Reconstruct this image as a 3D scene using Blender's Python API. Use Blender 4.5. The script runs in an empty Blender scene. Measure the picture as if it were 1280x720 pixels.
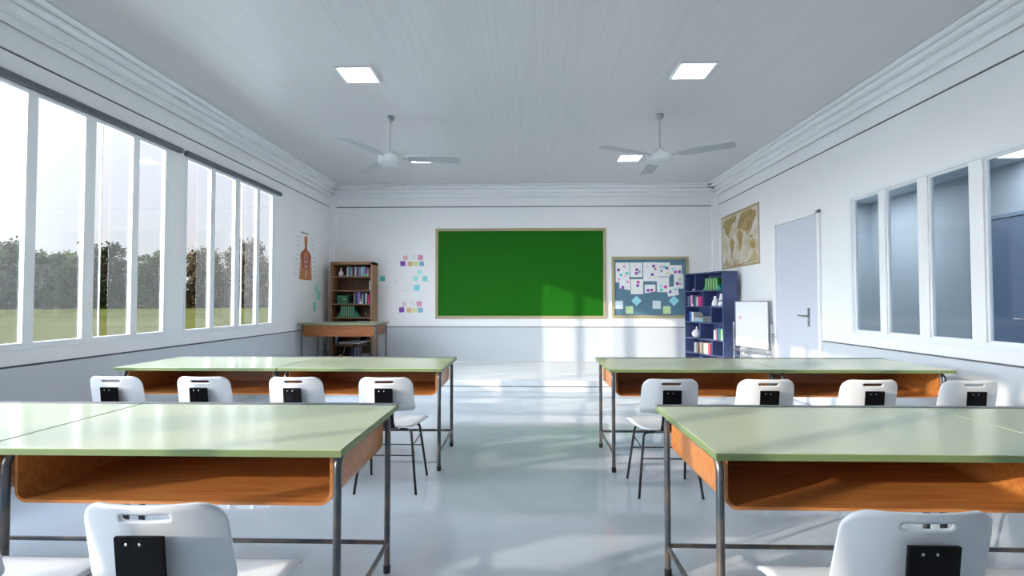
import bpy, bmesh, math, random
from mathutils import Vector, Matrix
random.seed(7)
PI = math.pi
SC = bpy.context.scene
COL = SC.collection

# ------------------------------------------------------------------ materials
MATS = {}
def new_mat(name):
    m = bpy.data.materials.new(name); m.use_nodes = True
    MATS[name] = m
    return m, m.node_tree.nodes, m.node_tree.links
def mat(name, rgb, rough=.5, metal=0., spec=.5, var=.04, scale=8., bump=0., bscale=60., coat=0., stretch=None, trans=0.):
    """plain procedural surface: colour with a light noise variation, optional bump"""
    m, N, L = new_mat(name)
    b = N['Principled BSDF']
    b.inputs['Roughness'].default_value = rough
    b.inputs['Metallic'].default_value = metal
    b.inputs['Specular IOR Level'].default_value = spec
    b.inputs['Coat Weight'].default_value = coat
    b.inputs['Coat Roughness'].default_value = .1
    tc = N.new('ShaderNodeTexCoord'); mp = N.new('ShaderNodeMapping')
    L.new(tc.outputs['Object'], mp.inputs['Vector'])
    if stretch: mp.inputs['Scale'].default_value = stretch
    nz = N.new('ShaderNodeTexNoise'); nz.inputs['Scale'].default_value = scale; nz.inputs['Detail'].default_value = 3
    L.new(mp.outputs['Vector'], nz.inputs['Vector'])
    mx = N.new('ShaderNodeMix'); mx.data_type = 'RGBA'
    mx.inputs['A'].default_value = [max(0, c * (1 - var)) for c in rgb] + [1]
    mx.inputs['B'].default_value = [min(1, c * (1 + var)) for c in rgb] + [1]
    L.new(nz.outputs['Fac'], mx.inputs['Factor']); L.new(mx.outputs['Result'], b.inputs['Base Color'])
    if bump:
        n2 = N.new('ShaderNodeTexNoise'); n2.inputs['Scale'].default_value = bscale
        L.new(mp.outputs['Vector'], n2.inputs['Vector'])
        bp = N.new('ShaderNodeBump'); bp.inputs['Strength'].default_value = bump; bp.inputs['Distance'].default_value = .01
        L.new(n2.outputs['Fac'], bp.inputs['Height']); L.new(bp.outputs['Normal'], b.inputs['Normal'])
    return m

def two_tone(name, a, b_, rough, scale, stretch, spec=.5, coat=0., metal=0., detail=5., lo=.35, hi=.65, dist=0.):
    m, N, L = new_mat(name)
    b = N['Principled BSDF']; b.inputs['Roughness'].default_value = rough
    b.inputs['Specular IOR Level'].default_value = spec; b.inputs['Coat Weight'].default_value = coat
    b.inputs['Coat Roughness'].default_value = .12; b.inputs['Metallic'].default_value = metal
    tc = N.new('ShaderNodeTexCoord'); mp = N.new('ShaderNodeMapping'); mp.inputs['Scale'].default_value = stretch
    L.new(tc.outputs['Object'], mp.inputs['Vector'])
    nz = N.new('ShaderNodeTexNoise'); nz.inputs['Scale'].default_value = scale; nz.inputs['Detail'].default_value = detail
    nz.inputs['Distortion'].default_value = dist
    L.new(mp.outputs['Vector'], nz.inputs['Vector'])
    r = N.new('ShaderNodeValToRGB'); e = r.color_ramp.elements
    e[0].position = lo; e[0].color = (*a, 1); e[1].position = hi; e[1].color = (*b_, 1)
    L.new(nz.outputs['Fac'], r.inputs['Fac']); L.new(r.outputs['Color'], b.inputs['Base Color'])
    return m

W = mat('wall_paint', (.86, .875, .885), .45, var=.015, scale=3)
DADO = mat('dado_paint', (.60, .645, .69), .4, var=.02, scale=3)
GROOVE = mat('groove_shadow_gap', (.12, .13, .15), .6)
TRIM = mat('moulding_paint', (.86, .875, .885), .4, var=.01)
PLAT = mat('platform_paint', (.72, .76, .79), .25, var=.02)
FRAMEW = mat('window_frame_paint', (.82, .85, .88), .35, var=.01)
CASS = mat('blind_cassette_grey', (.10, .12, .14), .45)
LEAFD = mat('door_leaf_paint', (.60, .63, .72), .4, var=.01)
CORR = mat('corridor_paint', (.48, .54, .58), .6, var=.02)
CDOOR = mat('corridor_door_paint', (.16, .22, .33), .5, var=.02)
STEEL = mat('brushed_steel', (.38, .40, .42), .3, metal=1.)
CHROME = mat('chrome_tube', (.75, .76, .78), .18, metal=1.)
FANM = mat('fan_grey_enamel', (.36, .39, .41), .4, var=.03)
FANH = mat('fan_light_enamel', (.55, .59, .61), .35, var=.03)
TOPG = mat('green_laminate', (.425, .475, .33), .19, spec=.5, var=.03, scale=4)
EDGEG = mat('green_edge_banding', (.15, .21, .085), .45)
UNDER = mat('pale_bounce_laminate', (.80, .78, .74), .5)
STRIP = mat('grey_edge_strip', (.09, .10, .11), .35)
WOOD = two_tone('orange_plywood', (.36, .122, .027), (.50, .205, .058), .3, 3, (1.2, 14, 14), spec=.6, dist=.6)
TUBE = two_tone('worn_steel_tube', (.09, .11, .13), (.24, .19, .15), .36, 7, (1, 1, 1), metal=.75, detail=8, lo=.42, hi=.68)
RUBBER = mat('black_rubber', (.012, .012, .014), .5)
SHELLW = mat('white_chair_plastic', (.66, .69, .72), .3, var=.01)
BLACKG = mat('black_gloss_plastic', (.003, .003, .004), .15, spec=.15)
LEGB = mat('black_chair_tube', (.02, .022, .025), .35, metal=.3)
BWOOD = two_tone('brown_bookcase_wood', (.25, .125, .062), (.34, .18, .095), .45, 3, (10, 10, 1.0), dist=.5)
BACKW = two_tone('bookcase_back_panel', (.11, .048, .024), (.15, .066, .034), .5, 3, (9, 9, 1.0))
NAVY = mat('navy_blue_paint', (.06, .085, .215), .35, var=.05)
BOARDG = mat('green_chalkboard_surface', (.010, .125, .005), .55, spec=.12, var=.05, scale=2)
BFRAME = mat('tan_board_frame', (.40, .35, .21), .5, var=.06, scale=20)
CORK = mat('teal_felt_board', (.10, .20, .27), .8, var=.06, scale=30)
BLUEW = mat('whiteboard_surface', (.80, .82, .88), .2, var=.01)
PAPER = mat('white_paper', (.82, .84, .85), .7, var=.01)
CERAM = mat('white_ceramic', (.8, .8, .84), .2, var=.01)

def flat(rgb, rough=.5):
    key = 'tint_%02x%02x%02x' % tuple(int(c * 255) for c in rgb)
    return MATS.get(key) or mat(key, rgb, rough, var=.05, scale=20)

# ceiling: long fine grooves running to the board wall
def ceiling_mat():
    m, N, L = new_mat('grooved_ceiling_panel')
    b = N['Principled BSDF']; b.inputs['Roughness'].default_value = .38; b.inputs['Specular IOR Level'].default_value = .5
    tc = N.new('ShaderNodeTexCoord'); mp = N.new('ShaderNodeMapping'); mp.inputs['Scale'].default_value = (60, .8, 1)
    L.new(tc.outputs['Object'], mp.inputs['Vector'])
    nz = N.new('ShaderNodeTexNoise'); nz.inputs['Scale'].default_value = 1.; nz.inputs['Detail'].default_value = 4
    L.new(mp.outputs['Vector'], nz.inputs['Vector'])
    r = N.new('ShaderNodeValToRGB'); e = r.color_ramp.elements
    e[0].position = .3; e[0].color = (.56, .56, .57, 1); e[1].position = .7; e[1].color = (.62, .62, .63, 1)
    L.new(nz.outputs['Fac'], r.inputs['Fac']); L.new(r.outputs['Color'], b.inputs['Base Color'])
    bp = N.new('ShaderNodeBump'); bp.inputs['Strength'].default_value = .12; bp.inputs['Distance'].default_value = .003
    L.new(nz.outputs['Fac'], bp.inputs['Height']); L.new(bp.outputs['Normal'], b.inputs['Normal'])
    return m
CEIL = ceiling_mat()

def floor_mat():
    m, N, L = new_mat('polished_pale_floor')
    b = N['Principled BSDF']; b.inputs['Roughness'].default_value = .1; b.inputs['IOR'].default_value = 1.6
    tc = N.new('ShaderNodeTexCoord')
    nz = N.new('ShaderNodeTexNoise'); nz.inputs['Scale'].default_value = 1.3; nz.inputs['Detail'].default_value = 6; nz.inputs['Distortion'].default_value = 1.2
    L.new(tc.outputs['Object'], nz.inputs['Vector'])
    r = N.new('ShaderNodeValToRGB'); e = r.color_ramp.elements
    e[0].position = .35; e[0].color = (.43, .49, .55, 1); e[1].position = .68; e[1].color = (.49, .55, .60, 1)
    L.new(nz.outputs['Fac'], r.inputs['Fac']); L.new(r.outputs['Color'], b.inputs['Base Color'])
    rr = N.new('ShaderNodeMapRange'); rr.inputs['To Min'].default_value = .01; rr.inputs['To Max'].default_value = .05
    L.new(nz.outputs['Fac'], rr.inputs['Value']); L.new(rr.outputs['Result'], b.inputs['Roughness'])
    n2 = N.new('ShaderNodeTexNoise'); n2.inputs['Scale'].default_value = 5
    L.new(tc.outputs['Object'], n2.inputs['Vector'])
    bp = N.new('ShaderNodeBump'); bp.inputs['Strength'].default_value = .004; bp.inputs['Distance'].default_value = .02
    L.new(n2.outputs['Fac'], bp.inputs['Height']); L.new(bp.outputs['Normal'], b.inputs['Normal'])
    return m
FLOOR = floor_mat()

def glass_mat(name, tint, haze, gloss=.08):
    """thin pane: mostly clear, a little mirror reflection, a thin milky film"""
    m, N, L = new_mat(name)
    N.remove(N['Principled BSDF']); out = N['Material Output']
    tr = N.new('ShaderNodeBsdfTransparent'); tr.inputs['Color'].default_value = (*tint, 1)
    gl = N.new('ShaderNodeBsdfGlossy'); gl.inputs['Roughness'].default_value = .02
    lw = N.new('ShaderNodeLayerWeight'); lw.inputs['Blend'].default_value = .5      # facing term only: same from both sides of the pane
    p5 = N.new('ShaderNodeMath'); p5.operation = 'POWER'; p5.inputs[1].default_value = 4.; L.new(lw.outputs['Facing'], p5.inputs[0])
    fr = N.new('ShaderNodeMath'); fr.operation = 'MULTIPLY_ADD'; fr.inputs[1].default_value = .35; fr.inputs[2].default_value = gloss * .4
    L.new(p5.outputs[0], fr.inputs[0])
    m1 = N.new('ShaderNodeMixShader'); L.new(fr.outputs[0], m1.inputs['Fac'])
    L.new(tr.outputs['BSDF'], m1.inputs[1]); L.new(gl.outputs['BSDF'], m1.inputs[2])
    if haze:
        d = N.new('ShaderNodeBsdfTranslucent'); d.inputs['Color'].default_value = (.86, .9, .94, 1)
        m2 = N.new('ShaderNodeMixShader'); m2.inputs['Fac'].default_value = haze
        L.new(m1.outputs['Shader'], m2.inputs[1]); L.new(d.outputs['BSDF'], m2.inputs[2])
        L.new(m2.outputs['Shader'], out.inputs['Surface'])
    else:
        L.new(m1.outputs['Shader'], out.inputs['Surface'])
    return m
GLASS = glass_mat('window_pane_film', (.93, .95, .96), .011)
GLASSR = glass_mat('corridor_pane', (.84, .90, .94), .0)

def emit(name, rgb, s):
    m, N, L = new_mat(name)
    b = N['Principled BSDF']; b.inputs['Emission Color'].default_value = (*rgb, 1); b.inputs['Emission Strength'].default_value = s
    b.inputs['Base Color'].default_value = (.8, .8, .8, 1)
    return m
LAMP = emit('lamp_diffuser', (1, .985, .96), 14)
LAMPC = emit('corridor_lamp_diffuser', (1, .97, 1), 11)

# ------------------------------------------------------------------ mesh builder
class MB:
    def __init__(s): s.v = []; s.f = []; s.m = []; s.mats = []
    def slot(s, m):
        if m not in s.mats: s.mats.append(m)
        return s.mats.index(m)
    def add(s, vs, fs, m, M=None):
        o = len(s.v)
        for p in vs:
            p = Vector(p)
            s.v.append(tuple(M @ p) if M else tuple(p))
        k = s.slot(m)
        for f in fs: s.f.append([i + o for i in f]); s.m.append(k)
        return s
    def box(s, x0, x1, y0, y1, z0, z1, m, M=None):
        vs = [(x, y, z) for z in (z0, z1) for y in (y0, y1) for x in (x0, x1)]
        fs = [(0, 2, 3, 1), (4, 5, 7, 6), (0, 1, 5, 4), (2, 6, 7, 3), (0, 4, 6, 2), (1, 3, 7, 5)]
        return s.add(vs, fs, m, M)
    def tube(s, pts, r, m, n=10, cap=True):
        pts = [Vector(p) for p in pts]; rings = []
        prev = None
        for i, p in enumerate(pts):
            t = (pts[min(i + 1, len(pts) - 1)] - pts[max(i - 1, 0)]).normalized()
            if prev is None:
                a = t.orthogonal().normalized()
            else:
                a = (prev - t * prev.dot(t)).normalized()
            prev = a; b = t.cross(a)
            rr = r[i] if isinstance(r, (list, tuple)) else r
            rings.append([p + (a * math.cos(2 * PI * k / n) + b * math.sin(2 * PI * k / n)) * rr for k in range(n)])
        vs = [q for ring in rings for q in ring]
        fs = [(i * n + k, i * n + (k + 1) % n, (i + 1) * n + (k + 1) % n, (i + 1) * n + k) for i in range(len(pts) - 1) for k in range(n)]
        if cap:
            fs.append(tuple(range(n))[::-1]); fs.append(tuple((len(pts) - 1) * n + k for k in range(n)))
        return s.add(vs, fs, m)
    def lathe(s, prof, m, n=24, M=None):
        vs = [(r * math.cos(2 * PI * k / n), r * math.sin(2 * PI * k / n), z) for r, z in prof for k in range(n)]
        fs = [(i * n + k, i * n + (k + 1) % n, (i + 1) * n + (k + 1) % n, (i + 1) * n + k) for i in range(len(prof) - 1) for k in range(n)]
        fs.append(tuple(range(n))[::-1]); fs.append(tuple((len(prof) - 1) * n + k for k in range(n)))
        return s.add(vs, fs, m, M)
    def prism(s, poly, y0, y1, m, M=None):
        """poly in (x,z), extruded along y"""
        n = len(poly)
        vs = [(x, y0, z) for x, z in poly] + [(x, y1, z) for x, z in poly]
        fs = [tuple(range(n)), tuple(range(n, 2 * n))[::-1]] + [(i, i + n, (i + 1) % n + n, (i + 1) % n) for i in range(n)]
        return s.add(vs, fs, m, M)
    def mesh(s, name, smooth=None):
        me = bpy.data.meshes.new(name)
        me.from_pydata(s.v, [], s.f)
        for m in s.mats: me.materials.append(m)
        me.polygons.foreach_set('material_index', s.m)
        bm = bmesh.new(); bm.from_mesh(me); bmesh.ops.recalc_face_normals(bm, faces=bm.faces); bm.to_mesh(me); bm.free()
        if smooth is not None:
            me.polygons.foreach_set('use_smooth', [True] * len(me.polygons))
            me.set_sharp_from_angle(angle=math.radians(smooth))
        me.update()
        return me
    def build(s, name, parent=None, bevel=0, smooth=None, loc=None, rot=None):
        o = bpy.data.objects.new(name, s.mesh(name, smooth)); COL.objects.link(o)
        if parent: o.parent = parent
        if loc: o.location = loc
        if rot: o.rotation_euler = rot
        if bevel:
            b = o.modifiers.new('bevel', 'BEVEL'); b.width = bevel; b.segments = 2; b.limit_method = 'ANGLE'
        return o

def tag(o, label, cat, group=None):
    if len(label.split()) > 16: print('LONG', len(label.split()), label)
    o['label'] = label; o['category'] = cat
    if group: o['group'] = group
    return o
def thing(name, label, cat, loc=(0, 0, 0), rz=0, group=None):
    o = bpy.data.objects.new(name, None); COL.objects.link(o); o.location = loc; o.rotation_euler = (0, 0, rz)
    o.empty_display_size = .1
    return tag(o, label, cat, group)
def struct(o): o['kind'] = 'structure'; return o
def kids(o): return [c for c in COL.objects if c.parent == o]
def copy_tree(o, parent=None):
    c = o.copy(); COL.objects.link(c); c.parent = parent
    for ch in kids(o): copy_tree(ch, c)
    return c

# ------------------------------------------------------------------ room numbers
XL, XR, YB, YR, ZC = -3.57, 3.45, 9.28, -3.6, 3.35
PH, PY = .155, 7.10
Z1, Z2 = .779, .795       # dado groove
Z3, Z4 = 2.968, 2.986     # frieze groove

# floor, platform, ceiling
struct(MB().box(XL - .2, XR + .2, YR - .2, YB + .2, -.1, 0, FLOOR).build('floor'))
b = MB()
b.box(XL, XR, PY, YB, .078, PH, PLAT); b.box(XL, XR, PY, YB, 0, .066, PLAT); b.box(XL, XR, PY + .015, YB, .0, PH - .01, GROOVE)
struct(b.build('floor_platform', bevel=.003))
struct(MB().box(XL - .2, XR + .2, YR - .2, YB + .2, ZC, ZC + .1, CEIL).build('ceiling'))

def banded(mb, holes, put, a0, a1, zlo=0):
    """wall facing slabs in three bands with grooves; put(a0,a1,z0,z1,mat,deep) adds a box; holes=(a0,a1,z0,z1)"""
    def fill(z0, z1, m, deep):
        hs = sorted(h for h in holes if h[2] < z1 and h[3] > z0)
        if not hs: put(a0, a1, z0, z1, m, deep); return
        zc = sorted({z0, z1} | {max(z0, min(z1, z)) for h in hs for z in h[2:4]})
        for za, zb in zip(zc, zc[1:]):
            cur = a0
            for h in hs:
                if h[2] <= za + 1e-6 and h[3] >= zb - 1e-6:
                    if h[0] > cur: put(cur, h[0], za, zb, m, deep)
                    cur = h[1]
            if a1 > cur: put(cur, a1, za, zb, m, deep)
    fill(zlo, Z1, DADO, 0); fill(Z2, Z3, W, 0); fill(Z4, ZC, W, 0); fill(zlo, ZC, GROOVE, 1)

# left wall, window geometry (offsets from the farthest window)
WP = 2.15
NW = 4
lh = [(5.262 - WP * k, 7.19 - WP * k, .90, 2.775) for k in range(NW)]
b = MB()
banded(b, lh, lambda a0, a1, z0, z1, m, d: b.box(XL - (.032 if d else .02), XL - (.012 if d else 0), a0, a1, z0, z1, m), YR, YB)
# plain reveal lining so the dark core never shows in the openings
for a0, a1, z0, z1 in lh:
    b.box(XL - .032, XL - .001, a0, a0 + .006, z0, z1, W); b.box(XL - .032, XL - .001, a1 - .006, a1, z0, z1, W)
    b.box(XL - .032, XL - .001, a0, a1, z0, z0 + .006, W); b.box(XL - .032, XL - .001, a0, a1, z1 - .006, z1, W)
struct(b.build('wall_left'))

# right wall with interior windows and a door opening
ro = [(5.067, 5.475), (4.571, 4.989), (4.047, 4.472), (3.515, 3.937)]
rh = [(a, c, .93, 2.325) for a, c in ro]
b = MB()
banded(b, rh, lambda a0, a1, z0, z1, m, d: b.box(XR + (.012 if d else 0), XR + (.05 if d else .02), a0, a1, z0, z1, m), YR, YB)
for a0, a1, z0, z1 in rh:
    b.box(XR + .001, XR + .05, a0, a0 + .006, z0, z1, W); b.box(XR + .001, XR + .05, a1 - .006, a1, z0, z1, W)
    b.box(XR + .001, XR + .05, a0, a1, z0, z0 + .006, W); b.box(XR + .001, XR + .05, a0, a1, z1 - .006, z1, W)
struct(b.build('wall_right'))

b = MB()
banded(b, [], lambda a0, a1, z0, z1, m, d: b.box(a0, a1, YB + (.012 if d else 0), YB + (.2 if d else .02), z0, z1, m), XL - .2, XR + .2, PH + .012)
struct(b.build('wall_back'))
b = MB()
banded(b, [], lambda a0, a1, z0, z1, m, d: b.box(a0, a1, YR - (.2 if d else .02), YR - (.012 if d else 0), z0, z1, m), XL - .2, XR + .2)
struct(b.build('wall_rear'))

# corner columns at the board wall
struct(MB().box(XL, XL + .105, YB - .09, YB, PH, 3.16, TRIM).build('trim_1', bevel=.006))
struct(MB().box(XR - .10, XR, YB - .09, YB, PH, 3.16, TRIM).build('trim_2', bevel=.006))
# stepped cornice
steps = [(.03, 3.150, 3.215), (.08, 3.221, 3.285), (.15, 3.291, 3.328), (.22, 3.334, ZC)]
def cornice(name, put):
    m = MB()
    for p, z0, z1 in steps: put(m, p, z0, z1, TRIM)
    put(m, .02, 3.150, ZC, TRIM)
    struct(m.build(name, bevel=.006))
cornice('trim_3', lambda m, p, z0, z1, t: m.box(XL, XL + p, YR, YB, z0, z1, t))
cornice('trim_4', lambda m, p, z0, z1, t: m.box(XR - p, XR, YR, YB, z0, z1, t))
cornice('trim_5', lambda m, p, z0, z1, t: m.box(XL + .001, XR - .001, YB - p, YB, z0, z1, t))
cornice('trim_6', lambda m, p, z0, z1, t: m.box(XL + .001, XR - .001, YR, YR + p, z0, z1, t))

# ------------------------------------------------------------------ left windows
posts = [(5.262, 5.29), (5.695, 5.777), (6.182, 6.285), (6.688, 6.765), (7.105, 7.19)]
for k in range(NW):
    dy = -WP * k
    w = bpy.data.objects.new('window_%d' % (k + 1), None); COL.objects.link(w); w.location = (XL, 5.262 + dy, .9); struct(w)
    yo = -5.262; b = MB()
    for a0, a1 in posts: b.box(-.03, .006, a0 + yo, a1 + yo, 0, 1.875, FRAMEW)
    b.box(-.03, .005, 0, 1.928, 0, .05, FRAMEW); b.box(-.03, .005, 0, 1.928, 1.842, 1.875, FRAMEW)
    b.build('window_frame', w, bevel=.003)
    MB().box(-.01, .045, -.03, 2.07 - .02, 1.875, 1.925, CASS).build('blind_cassette', w, bevel=.006)
    for i in range(4):
        a0, a1 = posts[i][1] + yo, posts[i + 1][0] + yo
        w_ = a1 - a0
        g = MB()
        if i == 2:      # sash slid a little open: a clear slit with a pale pane edge
            g.box(-.022, -.018, .0, .085, .05, 1.84, GLASS); g.box(-.025, -.015, .083, .092, .05, 1.84, FRAMEW)
            g.box(-.022, -.018, .175, w_, .05, 1.84, GLASS)
            a = .0
        elif i == 0 and k == 0:
            g.box(-.022, -.018, .20, w_, .05, 1.84, GLASS)
        else:
            g.box(-.022, -.018, 0, w_, .05, 1.84, GLASS)
        g.build('glass_pane', w, loc=(0, a0, 0))

# ------------------------------------------------------------------ right windows, door, corridor
w = bpy.data.objects.new('window_5', None); COL.objects.link(w); w.location = (XR, 3.5, .93); struct(w)
b = MB()
for a0, a1 in ro:
    for q0, q1 in ((a0, a0 + .022), (a1 - .022, a1)): b.box(.015, .045, q0 - 3.5, q1 - 3.5, 0, 1.395, FRAMEW)
    b.box(.015, .045, a0 - 3.5, a1 - 3.5, 0, .02, FRAMEW); b.box(.015, .045, a0 - 3.5, a1 - 3.5, 1.375, 1.395, FRAMEW)
b.box(-.012, 0, -.055, 2.03, -.04, 0, FRAMEW); b.box(-.012, 0, -.055, 2.03, 1.395, 1.43, FRAMEW)
b.box(-.012, 0, -.055, 0.015, 0, 1.395, FRAMEW); b.box(-.012, 0, 1.975, 2.03, 0, 1.395, FRAMEW)
b.build('window_frame', w, bevel=.003)
for a0, a1 in ro:
    MB().box(.030, .034, a0 + .02 - 3.5, a1 - .02 - 3.5, .02, 1.375, GLASSR).build('glass_pane', w)

def door(name, loc, rz, wd, h, leafm, framem, hz, hy):
    d = bpy.data.objects.new(name, None); COL.objects.link(d); d.location = loc; d.rotation_euler = (0, 0, rz); struct(d)
    # local: x out of the wall towards the viewer is -x, y along the wall
    b = MB(); f = .045
    b.box(-.03, 0, 0, f, 0, h, framem); b.box(-.03, 0, wd - f, wd, 0, h, framem); b.box(-.03, 0, 0, wd, h - f, h, framem)
    b.build('door_frame', d, bevel=.004)
    lf = MB().box(-.018, 0, f + .004, wd - f - .004, .01, h - f - .004, leafm).build('door_leaf', d, bevel=.002)
    hb = MB()
    hb.box(-.026, -.018, hy - .02, hy + .02, hz - .13, hz + .10, STEEL)
    hb.tube([(-.02, hy, hz), (-.075, hy, hz), (-.08, hy + .02, hz), (-.08, hy + .13, hz + .004)], .011, STEEL)
    hb.tube([(-.026, hy, hz - .08), (-.034, hy, hz - .08)], .012, STEEL)
    hb.build('door_handle', d, smooth=40)
    return d
door('door_1', (XR, 6.04, 0), 0, 1.09, 2.325, LEAFD, TRIM, 1.07, .25)
# corridor beyond the panes
XC = 5.4
struct(MB().box(XR + .051, XC + .1, -.6, 8.2, -.1, 0, DADO).build('floor_corridor'))
struct(MB().box(XR + .051, XC + .1, -.6, 8.2, 2.78, 2.88, CORR).build('ceiling_corridor'))
struct(MB().box(XC, XC + .1, -.6, 8.2, 0, 2.78, CORR).build('wall_corridor'))
struct(MB().box(XR + .051, XC, 8.1, 8.2, 0, 2.78, CORR).build('wall_corridor_end'))
struct(MB().box(XR + .051, XC, -.6, -.5, 0, 2.78, CORR).build('wall_corridor_near'))
door('door_2', (XC, 5.32, 0), 0, 1.0, 2.23, CDOOR, mat('corridor_door_frame', (.22, .30, .38), .5), 1.05, .27)

# ------------------------------------------------------------------ ceiling lamps and fans
def ceiling_light(x, y, z, label, m=LAMP, w_=.146):
    t = thing('ceiling_light', label, 'ceiling light', (x, y, z), 0, 'square ceiling lights')
    b = MB(); o = w_ + .02
    b.box(-o, o, -o, -w_, -.02, 0, FRAMEW); b.box(-o, o, w_, o, -.02, 0, FRAMEW); b.box(-o, -w_, -w_, w_, -.02, 0, FRAMEW); b.box(w_, o, -w_, w_, -.02, 0, FRAMEW)
    b.build('frame', t, bevel=.002)
    MB().box(-w_, w_, -w_, w_, -.014, -.004, m).build('diffuser', t)
    return t
ceiling_light(-1.54, 4.635, ZC, 'square white ceiling light in front of the left ceiling fan')
ceiling_light(1.525, 4.635, ZC, 'square white ceiling light in front of the right ceiling fan')
ceiling_light(-1.54, 7.45, ZC, 'square white ceiling light mostly hidden behind a blade of the left fan')
ceiling_light(1.525, 7.45, ZC, 'small looking square ceiling light seen just under a blade of the right fan')
for x in (-1.54, 1.525):
    for y in (1.82,): 
        ceiling_light(x, y, ZC, 'square ceiling light above the front of the room, past the upper edge of view')
cl = ceiling_light(5.02, 5.3, 2.78, 'pale ceiling light in the corridor behind the right hand panes', LAMPC, .2)
cl['group'] = 'corridor lights'
for y in (2.4, 7.4):
    c = ceiling_light(4.5, y, 2.78, 'added corridor fill light, unseen behind the wall beside the panes', LAMPC, .3); c['group'] = 'added corridor fill lights'  # out of sight, added only to brighten the corridor

def fan(x, y, base, label):
    t = thing('ceiling_fan', label, 'ceiling fan', (x, y, 2.80), 0, 'three blade ceiling fans')
    MB().lathe([(.008, .485), (.020, .492), (.040, .512), (.046, .535), (.046, .55)], FANM).build('ceiling_canopy', t, smooth=40)
    MB().tube([(0, 0, .12), (0, 0, .50)], .007, FANM).build('down_rod', t, smooth=60)
    MB().lathe([(.05, .0), (.11, .004), (.130, .014), (.136, .028), (.136, .078), (.128, .092), (.09, .100), (.05, .104), (.044, .135), (.030, .158), (.012, .166)], FANH, 32).build('motor_housing', t, smooth=40)
    for k in range(3):
        a = math.radians(base + 120 * k)
        br = MB().box(.10, .235, -.016, .016, -.003, .004, FANM).build('blade_bracket', t, bevel=.002, rot=(math.radians(-7), 0, a), loc=(0, 0, .072))
        b = MB(); prof = []
        n = 8
        out = [(.20, -.060), (.30, -.078), (.76, -.082)]
        for i in range(n + 1):
            q = -PI / 2 + PI * i / n
            out.append((.775 + .022 * math.cos(q), .082 * math.sin(q)))
        out += [(.76, .082), (.30, .078), (.20, .060)]
        m_ = len(out)
        vs = [(px, py, -.003) for px, py in out] + [(px, py, .003) for px, py in out]
        fs = [tuple(range(m_))[::-1], tuple(range(m_, 2 * m_))] + [(i, (i + 1) % m_, (i + 1) % m_ + m_, i + m_) for i in range(m_)]
        b.add(vs, fs, FANM)
        b.build('blade', t, rot=(math.radians(-7), 0, a), loc=(0, 0, .075))
fan(-1.534, 5.742, 9, 'grey three blade ceiling fan hanging on the left of the room')
fan(1.513, 5.746, 87.5, 'grey three blade ceiling fan hanging on the right of the room')

# ------------------------------------------------------------------ desks
DW, DD, DH = 1.22, .765, .757
def make_desk(label, loc, rz, group):
    t = thing('school_desk', label, 'desk', loc, rz, group)     # origin: centre of the footprint, open side at -y
    hw, hd = DW / 2, DD / 2
    b = MB(); b.box(-hw + .002, hw - .002, -hd + .002, hd - .036, DH - .003, DH, TOPG)
    b.box(-hw, hw, -hd, hd, DH - .024, DH - .003, EDGEG)
    b.box(-hw + .01, hw - .01, -hd + .01, hd - .01, DH - .026, DH - .0235, UNDER)  # pale underside layer, added to bounce light into the tray
    b.build('tabletop', t, bevel=.0015)
    MB().box(-hw, hw, hd - .036, hd + .001, DH - .006, DH + .003, STRIP).build('edge_strip', t, bevel=.0015)
    # bent plywood tray, open towards the seat
    zt, zb, r, th = DH - .027, .548, .045, .010
    xo = hw - .055
    def arc(xc, sgn, rad, a0, a1, n=6):
        return [(sgn * (xc + rad * math.cos(a0 + (a1 - a0) * i / n)), zb + r + rad * math.sin(a0 + (a1 - a0) * i / n)) for i in range(n + 1)]
    outer = [(-xo, zt)] + arc(xo - r, -1, r, 0, -PI / 2) + arc(xo - r, 1, r, -PI / 2, 0) + [(xo, zt)]
    inner = [(-xo + th, zt)] + arc(xo - r, -1, r - th, 0, -PI / 2) + arc(xo - r, 1, r - th, -PI / 2, 0) + [(xo - th, zt)]
    n = len(outer); y0, y1 = -hd + .075, hd - .07
    vs = [(x, y0, z) for x, z in outer] + [(x, y0, z) for x, z in inner] + [(x, y1, z) for x, z in outer] + [(x, y1, z) for x, z in inner]
    fs = []
    for i in range(n - 1):
        fs += [(i, i + 1, n + i + 1, n + i), (2 * n + i, 3 * n + i, 3 * n + i + 1, 2 * n + i + 1), (i, 2 * n + i, 2 * n + i + 1, i + 1), (n + i, n + i + 1, 3 * n + i + 1, 3 * n + i)]
    fs += [(0, n, 3 * n, 2 * n), (n - 1, 3 * n - 1, 4 * n - 1, 2 * n - 1)]
    b = MB().add(vs, fs, WOOD)
    b.prism(inner[::-1], y1 - .012, y1 - .001, WOOD)
    b.build('storage_tray', t, smooth=35)
    # tube frame
    lx, ly, rt, rb = hw - .035, hd - .065, .0135, .045
    ztop = DH - .024 - rt
    for sx in (-1, 1):
        for sy in (-1, 1):
            pts = [(sx * lx, sy * ly, .028), (sx * lx, sy * ly, ztop - rb)]
            for i in range(1, 7):
                q = PI / 2 * i / 6
                pts.append((sx * lx, sy * (ly - rb + rb * math.cos(q)), ztop - rb + rb * math.sin(q)))
            pts.append((sx * lx, 0, ztop))
            lg = MB().tube(pts, rt, TUBE, 12).build('leg', t, smooth=50)
            MB().lathe([(.0155, 0), (.0165, .004), (.0165, .034), (.0145, .036)], RUBBER, 14).build('rubber_foot', lg, smooth=40, loc=(sx * lx, sy * ly, 0))
        MB().tube([(sx * lx, -ly + .012, .133), (sx * lx, ly - .012, .133)], .0105, TUBE).build('side_stretcher', t, smooth=50)
    MB().tube([(-lx + .01, ly, .137), (lx - .01, ly, .137)], .0105, TUBE).build('back_stretcher', t, smooth=50)
    return t
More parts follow.
